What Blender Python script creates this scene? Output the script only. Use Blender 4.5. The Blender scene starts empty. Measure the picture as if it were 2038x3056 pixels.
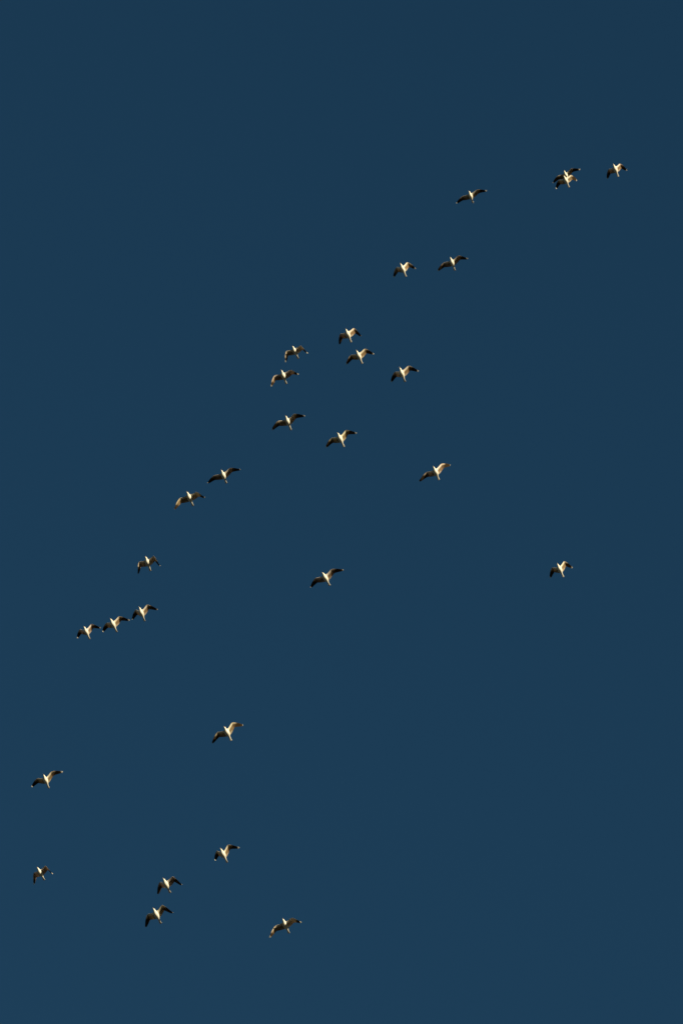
import bpy, math, random
import numpy as np
from mathutils import Vector

# ------------------------------------------------------------ camera
scene = bpy.context.scene
W, H = 2038, 3056
FPX = 16500.0                    # focal length in photograph pixels (a long telephoto lens)
ELEV = math.radians(60)          # the camera looks up at the flock
EYE = np.array((0.0, 0.0, 1.7))
RIGHT = np.array((1.0, 0.0, 0.0))
UP = np.array((0.0, -math.sin(ELEV), math.cos(ELEV)))
VIEW = np.array((0.0, math.cos(ELEV), math.sin(ELEV)))
cam_data = bpy.data.cameras.new('camera')
cam_data.sensor_fit = 'VERTICAL'
cam_data.sensor_height = 36.0
cam_data.lens = 36.0 * FPX / H
cam_data.clip_start = 0.1
cam_data.clip_end = 100000
cam = bpy.data.objects.new('camera', cam_data)
scene.collection.objects.link(cam)
cam.location = EYE
cam.rotation_euler = (ELEV + math.pi / 2, 0, 0)
scene.camera = cam

# ------------------------------------------------------------ sky and sun (low, from the right and a little behind the camera)
SUN_ELEV = math.radians(2.5)
SUN_BACK = math.radians(52)      # how far behind the camera's right hand the sun stands
sun_dir = Vector((math.cos(SUN_BACK) * math.cos(SUN_ELEV), -math.sin(SUN_BACK) * math.cos(SUN_ELEV), math.sin(SUN_ELEV)))
world = bpy.data.worlds.new('World')
scene.world = world
world.use_nodes = True
nt = world.node_tree
nt.nodes.clear()
sky = nt.nodes.new('ShaderNodeTexSky')
sky.sky_type = 'NISHITA'
sky.sun_disc = False
sky.sun_elevation = SUN_ELEV
sky.sun_rotation = math.atan2(sun_dir.x, sun_dir.y)
sky.air_density = 1.0
sky.dust_density = 0.0
sky.ozone_density = 3.8
bg = nt.nodes.new('ShaderNodeBackground')
bg.inputs['Strength'].default_value = 0.098
wo = nt.nodes.new('ShaderNodeOutputWorld')
tint = nt.nodes.new('ShaderNodeMix'); tint.data_type = 'RGBA'; tint.blend_type = 'MULTIPLY'; tint.inputs[0].default_value = 1
tint.inputs[7].default_value = (0.96, 1.08, 0.86, 1)     # the camera's white balance on clear air
nt.links.new(sky.outputs[0], tint.inputs[6])
nt.links.new(tint.outputs[2], bg.inputs['Color'])
nt.links.new(bg.outputs[0], wo.inputs['Surface'])
sl = bpy.data.lights.new('sun', 'SUN')
sl.energy = 5.0
sl.angle = math.radians(0.53)
sl.color = (1.0, 0.84, 0.53)
sun = bpy.data.objects.new('sun', sl)
scene.collection.objects.link(sun)
sun.rotation_euler = sun_dir.to_track_quat('Z', 'Y').to_euler()
scene.view_settings.view_transform = 'Standard'
scene.view_settings.look = 'None'
scene.view_settings.exposure = 0.78
scene.view_settings.gamma = 1.0

# ------------------------------------------------------------ materials
def plain(name, color, rough=0.8, spec=0.2):
    m = bpy.data.materials.new(name)
    m.use_nodes = True
    b = m.node_tree.nodes['Principled BSDF']
    b.inputs['Base Color'].default_value = (*color, 1)
    b.inputs['Roughness'].default_value = rough
    b.inputs['Specular IOR Level'].default_value = spec
    return m

def plumage_material():
    """pigment of the feathers (stored per vertex by anatomy, with outer wing shade painted in) broken up by fine feather barring"""
    m = bpy.data.materials.new('plumage')
    m.use_nodes = True
    t = m.node_tree
    b = t.nodes['Principled BSDF']
    a = t.nodes.new('ShaderNodeAttribute'); a.attribute_name = 'pigment'
    tc = t.nodes.new('ShaderNodeTexCoord')
    mp = t.nodes.new('ShaderNodeMapping'); mp.inputs['Scale'].default_value = (18, 60, 30)
    n = t.nodes.new('ShaderNodeTexNoise'); n.inputs['Scale'].default_value = 1.0; n.inputs['Detail'].default_value = 3
    r = t.nodes.new('ShaderNodeMapRange'); r.inputs[1].default_value = .3; r.inputs[2].default_value = .7
    r.inputs[3].default_value = .82; r.inputs[4].default_value = 1.0
    mx = t.nodes.new('ShaderNodeMix'); mx.data_type = 'RGBA'; mx.blend_type = 'MULTIPLY'; mx.inputs[0].default_value = 1
    t.links.new(tc.outputs['Object'], mp.inputs[0]); t.links.new(mp.outputs[0], n.inputs['Vector'])
    t.links.new(n.outputs[0], r.inputs[0])
    t.links.new(a.outputs['Color'], mx.inputs[6]); t.links.new(r.outputs[0], mx.inputs[7])
    t.links.new(mx.outputs[2], b.inputs['Base Color'])
    bp = t.nodes.new('ShaderNodeBump'); bp.inputs['Strength'].default_value = .25; bp.inputs['Distance'].default_value = .004
    t.links.new(n.outputs[0], bp.inputs['Height']); t.links.new(bp.outputs[0], b.inputs['Normal'])
    b.inputs['Roughness'].default_value = .9
    b.inputs['Specular IOR Level'].default_value = .1
    # the white single-layer feather tips let sunlight through
    tr = t.nodes.new('ShaderNodeBsdfTranslucent'); ms = t.nodes.new('ShaderNodeMixShader')
    t.links.new(a.outputs['Color'], tr.inputs['Color']); t.links.new(a.outputs['Alpha'], ms.inputs[0])
    t.links.new(b.outputs[0], ms.inputs[1]); t.links.new(tr.outputs[0], ms.inputs[2])
    t.links.new(ms.outputs[0], t.nodes['Material Output'].inputs['Surface'])
    return m
PLUMAGE = plumage_material()
BEAK = plain('beak_horn', (.70, .58, .34), .5, .3)

# ------------------------------------------------------------ ground (below and out of frame; its bounce lights the birds from beneath)
gm = bpy.data.materials.new('dry_field')
gm.use_nodes = True
g = gm.node_tree
gn = g.nodes.new('ShaderNodeTexNoise'); gn.inputs['Scale'].default_value = .02; gn.inputs['Detail'].default_value = 8
gr = g.nodes.new('ShaderNodeValToRGB')
gr.color_ramp.elements[0].position = .35; gr.color_ramp.elements[0].color = (.10, .07, .035, 1)
gr.color_ramp.elements[1].position = .65; gr.color_ramp.elements[1].color = (.24, .17, .09, 1)
gt = g.nodes.new('ShaderNodeTexCoord')
g.links.new(gt.outputs['Object'], gn.inputs['Vector'])
g.links.new(gn.outputs[0], gr.inputs[0])
g.links.new(gr.outputs[0], g.nodes['Principled BSDF'].inputs['Base Color'])
g.nodes['Principled BSDF'].inputs['Roughness'].default_value = .95
me = bpy.data.meshes.new('ground')
N = 48
me.from_pydata([(0, 0, 0)] + [(30000 * math.cos(2 * math.pi * i / N), 30000 * math.sin(2 * math.pi * i / N), 0) for i in range(N)], [],
               [(0, 1 + i, 1 + (i + 1) % N) for i in range(N)])
me.materials.append(gm)
ground = bpy.data.objects.new('ground', me)
scene.collection.objects.link(ground)
ground['kind'] = 'structure'

# ------------------------------------------------------------ gull anatomy (metres; x forward, y to the bird's left, z up)
# body rings: x, half width, half height, centre height
BODY = [(0.236, 0.0078, 0.0078, -0.006), (0.228, 0.0157, 0.0157, -0.003), (0.214, 0.0235, 0.0246, 0), (0.198, 0.0291, 0.0302, 0.001), (0.175, 0.0314, 0.0336, 0),
        (0.15, 0.0370, 0.0403, -0.002), (0.125, 0.0504, 0.0515, -0.004), (0.095, 0.0638, 0.0627, -0.007), (0.06, 0.0717, 0.0683, -0.009),
        (0.025, 0.0728, 0.0683, -0.009), (-0.01, 0.0683, 0.0638, -0.007), (-0.045, 0.0605, 0.0549, -0.004), (-0.08, 0.0504, 0.0448, 0),
        (-0.11, 0.0414, 0.0347, 0.003), (-0.14, 0.0336, 0.0258, 0.005), (-0.17, 0.0260, 0.0150, 0.006), (-0.2, 0.0270, 0.0090, 0.006),
        (-0.24, 0.0310, 0.0060, 0.005), (-0.28, 0.0340, 0.0040, 0.004), (-0.3, 0.0330, 0.0025, 0.004)]
NR = 16
WA, WB = 6, 13                    # wing root spans these body rings
CHORD_U = [.02, .10, .22, .37, .53, .69, .84, .96]
ARM, HAND = .25, .40

def thick(u):
    return 5 * (.2969 * math.sqrt(u) - .126 * u - .3516 * u * u + .2843 * u ** 3 - .1015 * u ** 4)

def norm(v):
    return v / (np.linalg.norm(v) + 1e-12)

WHITE = (.88, .86, .81); GREY = (.30, .31, .33); BLACK = (.040, .028, .017); FLIGHT = (.42, .30, .19)

def wing_sections(sg, tone, white_tip, black_shade_from, sweep, lift, flex, drop):
    """loops of 16 points from root to tip, with pigment; sg=+1 is the bird's left wing"""
    a, E, f, G = map(math.radians, (sweep, lift, flex, drop))
    S = np.array((.115, .05 * sg, .015))
    arm = np.array((math.sin(a), sg * math.cos(a) * math.cos(E), math.cos(a) * math.sin(E)))
    hand = np.array((-math.sin(f), sg * math.cos(f) * math.cos(G), math.cos(f) * math.sin(G)))
    back = np.array((-1.0, 0, 0))
    e2 = norm(back - (back @ hand) * hand)
    wrist = S + ARM * arm
    def lead(d):                  # point on the leading edge d metres from the shoulder
        if d <= ARM:
            t = d / ARM
            return S + d * arm - back * (-.012) * 4 * t * (1 - t)
        t = min((d - ARM) / HAND, 1)
        up = norm(np.cross(e2, hand)) * sg
        if up[2] < 0: up = -up
        return wrist + (d - ARM) * hand - e2 * .030 * 4 * t * (1 - t) + up * .030 * max(0, (t - .75) / .25) ** 2
    def smooth(d):
        k = min(.045, d, ARM + HAND - d)
        return sum(lead(d + k * q) for q in (-1, -.5, 0, .5, 1)) / 5
    st = [('a', q) for q in (.16, .32, .48, .64, .80, .92)] + [('h', q) for q in (.0, .08, .17, .27, .37, .47, .57, .66, .74, .81, .87, .92, .96, .985, 1)]
    out = []
    for kind, q in st:
        d = ARM * q if kind == 'a' else ARM + HAND * q
        P = smooth(d)
        if kind == 'a':
            c = np.interp(q, (0, .5, 1), (.225, .210, .194)); w = 0; th = np.interp(q, (0, 1), (.13, .10))
        else:
            c = np.interp(q, (0, .08, .17, .27, .37, .57, .74, .87, .96, 1), (.190, .182, .170, .157, .145, .120, .096, .071, .045, .014))
            w = min(q / .3, 1); th = np.interp(q, (0, .3, 1), (.10, .06, .05))
        cd = norm(back * (1 - w) + e2 * w)
        if kind == 'h':           # the primaries lean outward towards the tip
            cd = norm(cd + hand * .55 * q)
        sp = hand if kind == 'h' else norm(arm * (1 - .0) )
        nu = norm(np.cross(cd, sp)) * (sg)          # upper side normal
        if nu[2] < 0 and abs(nu[2]) > .2: nu = -nu
        cd = norm(cd - nu * math.tan(math.radians(3.0)))
        T = max(th * c, .0035)
        def pt(u, s):
            camber = .05 * c * 4 * u * (1 - u) * (1 if kind == 'a' else .5)
            return P + cd * c * u + nu * (camber + s * T * thick(u))
        # pigment; the start of the black also paints shade on the outer wing
        def pig(u, s):
            if kind == 'h' and q >= 1 - white_tip: return WHITE + (.7,)
            base = WHITE if u < (.36 if kind == 'a' else .26) else (FLIGHT if kind == 'a' or black_shade_from > .4 else (.24, .17, .11))  # darker hand feathers on the shaded birds, shade put into the colour
            if kind == 'a' and q < .6 and u > .75: base = (.70, .62, .52)
            if s > 0: base = GREY
            glow = .48 if u > .3 else .2
            if kind == 'h' and u < .3: base = (.66, .57, .46) if s < 0 else GREY
            dk = 0 if kind == 'a' else min(max((q - (black_shade_from + .05 if u < .3 else black_shade_from - .05)) / .14, 0), 1)
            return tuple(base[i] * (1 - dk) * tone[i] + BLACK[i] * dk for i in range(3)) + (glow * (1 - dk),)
        loop = [(pt(0, 0), pig(0, -1))] + [(pt(u, 1), pig(u, 1)) for u in CHORD_U] + [(pt(1, 0), pig(1, -1))] + [(pt(u, -1), pig(u, -1)) for u in reversed(CHORD_U)]
        out.append(loop)
    return out

def gull_mesh(p, tone, white_tip, black_shade_from):
    (cx, cy, sc, hd, pi_, bk, aL, aR, EL, ER, fL, fR, GL, GR) = p
    V, C, F = [], [], []
    ring = []
    for (x, hw, hh, zc) in BODY:
        idx = []
        for j in range(NR):
            th = 2 * math.pi * j / NR
            V.append((x, hw * math.cos(th), zc + hh * math.sin(th)))
            top = math.sin(th) > .35 and -.13 < x < .13
            C.append(GREY if top else WHITE)
            idx.append(len(V) - 1)
        ring.append(idx)
    for j in (1, 7):
        C[ring[2][j]] = (.02, .015, .01)             # eyes
    cut = {+1: (0, 1, 2), -1: (8, 7, 6)}
    gone = set()
    for i in range(WA, WB):
        for j in (0, 1, 6, 7): gone.add((i, j))
    for i in range(len(BODY) - 1):
        for j in range(NR):
            if (i, j) in gone: continue
            k = (j + 1) % NR
            F.append((ring[i][j], ring[i][k], ring[i + 1][k], ring[i + 1][j]))
    F.append(tuple(ring[0][::-1])); F.append(tuple(ring[-1]))
    for sg, par in ((1, (aL, EL, fL, GL)), (-1, (aR, ER, fR, GR))):
        lo, mid, up = cut[sg]
        prev = [ring[WA][mid]] + [ring[i][up] for i in range(WA, WB + 1)] + [ring[WB][mid]] + [ring[i][lo] for i in range(WB, WA - 1, -1)]
        for loop in wing_sections(sg, tone, white_tip, black_shade_from, *par):
            cur = []
            for (q, col) in loop:
                V.append(tuple(q)); C.append(col); cur.append(len(V) - 1)
            for j in range(len(cur)):
                k = (j + 1) % len(cur)
                F.append((prev[j], prev[k], cur[k], cur[j]) if sg < 0 else (prev[k], prev[j], cur[j], cur[k]))
            prev = cur
        F.append(tuple(prev) if sg < 0 else tuple(prev[::-1]))
    # drop the two inner vertices columns left unused by the wing openings
    used = sorted({v for f in F for v in f}); mp = {v: i for i, v in enumerate(used)}
    V = [V[v] for v in used]; C = [C[v] for v in used]; F = [tuple(mp[v] for v in f) for f in F]
    me = bpy.data.meshes.new('gull')
    me.from_pydata(V, [], F)
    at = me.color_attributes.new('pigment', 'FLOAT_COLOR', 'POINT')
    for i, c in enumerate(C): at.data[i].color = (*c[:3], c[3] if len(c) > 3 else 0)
    me.polygons.foreach_set('use_smooth', [True] * len(me.polygons))
    me.materials.append(PLUMAGE)
    me.update()
    return me

def beak_mesh():
    V, F = [], []
    st = [(.228, .0075, .009, -.005), (.245, .006, .0075, -.006), (.262, .0045, .006, -.008), (.273, .003, .004, -.011), (.277, .001, .0015, -.015)]
    for (x, hw, hh, zc) in st:
        for j in range(8):
            th = 2 * math.pi * j / 8
            V.append((x, hw * math.cos(th), zc + hh * math.sin(th)))
    for i in range(len(st) - 1):
        for j in range(8):
            k = (j + 1) % 8
            F.append((i * 8 + j, i * 8 + k, i * 8 + 8 + k, i * 8 + 8 + j))
    F.append(tuple(range(7, -1, -1))); F.append(tuple(range((len(st) - 1) * 8, len(st) * 8)))
    me = bpy.data.meshes.new('beak')
    me.from_pydata(V, [], F)
    me.polygons.foreach_set('use_smooth', [True] * len(me.polygons))
    me.materials.append(BEAK)
    return me
BEAK_MESH = beak_mesh()

# each bird: flight position (sighting direction and size), heading, pitch, bank, then for the left and right
# wing the arm sweep, arm lift, hand sweep and hand lift, all in degrees
FLOCK = {
    1: (1835.9, 507.1, 0.8625, 21.5, 7.4, 6.9, 2.6, -6.9, 42.9, 39.2, 64.3, 61.0, -13.9, -4.1),
    2: (1688.4, 524.6, 0.7938, 21.0, 3.9, -0.6, 28.5, 3.8, -0.5, -1.9, 22.6, 35.8, -3.6, -3.2),
    29: (1688.5, 540.3, 0.8591, 22.6, 1.1, 7.0, -4.9, -3.5, 38.1, 34.5, 65.1, 52.9, 27.5, 13.9),
    3: (1404.2, 586.3, 0.8426, 17.0, 2.0, -1.9, 19.5, -7.4, 8.0, 10.2, 17.7, 33.2, -9.3, -5.3),
    4: (1349.4, 785.9, 0.8985, 18.1, 6.2, -2.7, 25.5, -3.3, 8.2, 10.7, 23.0, 35.2, -26.1, -9.4),
    5: (1202.2, 804.4, 0.9104, 21.7, 9.5, 1.6, 11.4, -0.2, 49.3, 49.8, 57.5, 51.1, -11.7, -8.8),
    6: (1039.1, 1000.0, 0.9385, 20.6, 6.0, 3.9, 4.5, -3.0, 34.5, 33.3, 67.5, 63.6, -22.9, -13.5),
    7: (1071.6, 1064.0, 0.9177, 22.3, 8.8, 2.2, 13.2, 3.7, 28.9, 29.6, 50.3, 41.1, -7.6, -8.8),
    8: (880.9, 1050.1, 0.9235, 21.3, 2.2, -6.7, 21.5, 5.4, -6.9, -3.0, 46.6, 57.7, -48.0, -54.2),
    9: (846.8, 1123.7, 0.9573, 18.1, 6.5, -2.9, 15.3, 4.6, -2.6, -2.6, 19.4, 48.1, -45.0, -42.0),
    10: (1199.8, 1116.5, 0.9744, 19.6, 9.5, -7.3, 20.0, -1.9, 27.4, 35.2, 43.8, 49.8, -5.9, -15.0),
    11: (860.0, 1260.6, 0.9844, 18.4, 6.9, -2.1, 29.4, 8.9, -2.1, -2.6, 18.3, 37.7, -18.6, -5.5),
    12: (1016.3, 1311.2, 0.9718, 23.4, 12.6, 0.4, 24.6, 5.0, 23.8, 24.1, 31.1, 35.4, -18.7, -5.4),
    13: (668.0, 1420.8, 0.9438, 18.3, 4.1, 0.5, 22.8, -1.0, 9.7, 8.9, 13.8, 33.2, -24.3, 2.6),
    14: (566.9, 1487.3, 1.0164, 20.2, 4.5, -3.8, 13.9, 2.5, -9.8, -8.8, 22.0, 37.1, -47.5, -38.6),
    15: (1300.4, 1410.6, 1.0079, 20.1, -0.1, 9.8, 8.3, -8.7, 33.5, 32.7, 37.9, 28.4, 25.8, -7.2),
    16: (441.9, 1680.8, 1.0142, 16.1, 4.3, -3.6, 29.2, -6.2, -8.2, 17.1, 64.6, 59.7, -47.5, -56.5),
    17: (972.2, 1726.4, 1.0075, 25.7, 2.6, 2.0, 21.0, 6.2, 10.8, 10.3, 25.5, 38.6, -6.5, 2.9),
    18: (1670.4, 1700.5, 0.9349, 24.1, 11.9, 4.3, 20.3, 7.6, 41.4, 40.8, 60.7, 54.5, -8.0, -10.0),
    19: (423.9, 1831.2, 0.9689, 19.5, 10.5, -11.3, 29.3, 4.4, 32.7, 42.2, 40.4, 51.3, -3.1, -7.0),
    20: (339.4, 1864.8, 0.9557, 22.8, 8.4, -5.6, 19.1, -3.3, 30.3, 34.2, 37.8, 44.9, -8.8, 2.8),
    21: (259.6, 1887.1, 0.8763, 22.4, 12.3, -4.1, 24.4, 10.0, 33.7, 35.0, 35.8, 49.9, -17.0, 7.9),
    22: (679.1, 2187.8, 1.0522, 23.1, 3.4, 9.3, 23.3, 0.1, 29.9, 28.3, 42.9, 38.7, 11.4, -11.6),
    23: (138.4, 2330.4, 0.962, 17.6, 5.9, 0.2, 30.6, 3.9, 23.5, 24.6, 16.1, 40.9, -1.5, 1.0),
    24: (667.8, 2551.5, 0.9997, 22.7, 10.3, -8.8, 35.7, 8.3, 35.6, 42.2, 31.1, 55.4, -3.1, 3.0),
    25: (122.3, 2606.1, 0.9834, 24.0, 3.5, -3.1, 25.0, -16.7, -0.9, 29.8, 41.5, 55.6, -56.3, -59.0),
    26: (497.5, 2641.3, 1.0767, 21.6, 5.2, -3.0, 24.5, -8.4, 5.9, 46.2, 61.0, 57.0, -23.8, -27.3),
    27: (468.5, 2731.5, 1.1344, 22.8, 6.4, -5.2, 33.2, -8.1, 13.0, 20.9, 54.9, 56.3, -17.4, -31.6),
    28: (852.5, 2761.9, 1.0936, 20.0, 2.9, -1.9, 26.8, -7.7, -13.4, 3.1, 12.9, 34.3, -43.0, -38.3),}
LABELS = {
    1: 'gull farthest upper right of all, just right of the overlapping pair, wings arched down',
    2: 'upper gull of the overlapping pair, mostly behind the other, its wing reaching higher',
    29: 'lower gull of the overlapping pair, in front, its wing tips hanging down',
    3: 'gull with white tips on flat outstretched wings, alone just left of the overlapping pair',
    4: 'right gull of the two side by side at upper middle, wings long, flat and dark',
    5: 'left gull of the two side by side in the upper middle, one inner wing sunlit',
    6: 'topmost gull of the central cluster, dark wings arched down like a hood',
    7: 'gull right below the topmost of the central cluster, white wing tip and sunlit inner wing',
    8: 'gull with a cream lit hanging wing, upper of two at left of the central cluster',
    9: 'gull with tan and cream lit wing, lower of two at left of the central cluster',
    10: 'gull at the right end of the central cluster, long dark wings and lit body',
    11: 'gull with the widest flat wings, pale tipped, left of the two below the central cluster',
    12: 'right gull of the two below the central cluster, its upper wing sunlit at the base',
    13: 'gull gliding on long flat dark wings, upper right of the two left of centre',
    14: 'gull with tan lit wing and dark tail, lower left of the two left of centre',
    15: 'lone gull right of centre with a sunlit raised inner wing, beyond the central birds',
    16: 'gull with both wings arched sharply down, alone above the row of three at left',
    17: 'lone gull in the very middle of the picture, dark pointed wings in a wide slant',
    18: 'lone gull at the right edge of the flock, small, arched wings with a white tip',
    19: 'rightmost and highest gull of the close row of three at left',
    20: 'middle gull of the close row of three, its wing tips nearly touching both neighbours',
    21: 'leftmost gull of the close row of three, with the palest sunlit wing',
    22: 'lone gull with long dark curved wings above the lower birds, raised wing base sunlit',
    23: 'gull near the left edge, upper of the two there, wings spread wide with pale tips',
    24: 'uppermost gull of the bottom group, sunlit bent wing and white lower wing tip',
    25: 'small gull near the left edge, lower of the two there, wings arched sharply down',
    26: 'upper gull of the two stacked near the bottom left, black wings arched down',
    27: 'lower gull of the two stacked near the bottom left, long black hanging wing',
    28: 'lowest gull of all, at the bottom right of the flock, with one white wing tip',
}
for key, p in FLOCK.items():
    (cx, cy, sc, hd, pi_, bk) = p[:6]
    rnd = random.Random(key * 7)
    v = rnd.uniform(.86, 1.08)
    me = gull_mesh(p, (v, v * rnd.uniform(.93, 1), v * rnd.uniform(.84, 1)), .05 if key in (6, 13, 14, 15, 16, 17, 22, 26, 27, 19) else .15, .46 if key in (8, 9, 14, 16, 25, 28, 5) else .22 if key in (15, 22) else .12 if key in (2, 29, 11) else .22)  # black starts further in where the outer wing is shaded: real tips plus painted shade
    o = bpy.data.objects.new('gull', me)
    scene.collection.objects.link(o)
    h, pt, b = map(math.radians, (hd, pi_, bk))
    f = np.array((-math.sin(h) * math.cos(pt), -math.cos(h) * math.cos(pt), math.sin(pt)))
    l = np.array((math.cos(h), -math.sin(h), 0.0))
    u = np.cross(f, l)
    l2 = l * math.cos(b) + u * math.sin(b)
    u2 = u * math.cos(b) - l * math.sin(b)
    loc = EYE + (180.0 / sc) * (VIEW + RIGHT * (cx - W / 2) / FPX - UP * (cy - H / 2) / FPX)
    from mathutils import Matrix
    M = Matrix(((f[0], l2[0], u2[0], loc[0]), (f[1], l2[1], u2[1], loc[1]), (f[2], l2[2], u2[2], loc[2]), (0, 0, 0, 1)))
    o.location = M.to_translation()
    o.rotation_euler = M.to_euler()
    s = o.modifiers.new('subdivision', 'SUBSURF'); s.levels = 1; s.render_levels = 1
    o['label'] = LABELS[key]
    o['category'] = 'gull'
    o['group'] = 'gulls flying in a loose flock'
    k = bpy.data.objects.new('beak', BEAK_MESH)
    scene.collection.objects.link(k)
    k.parent = o
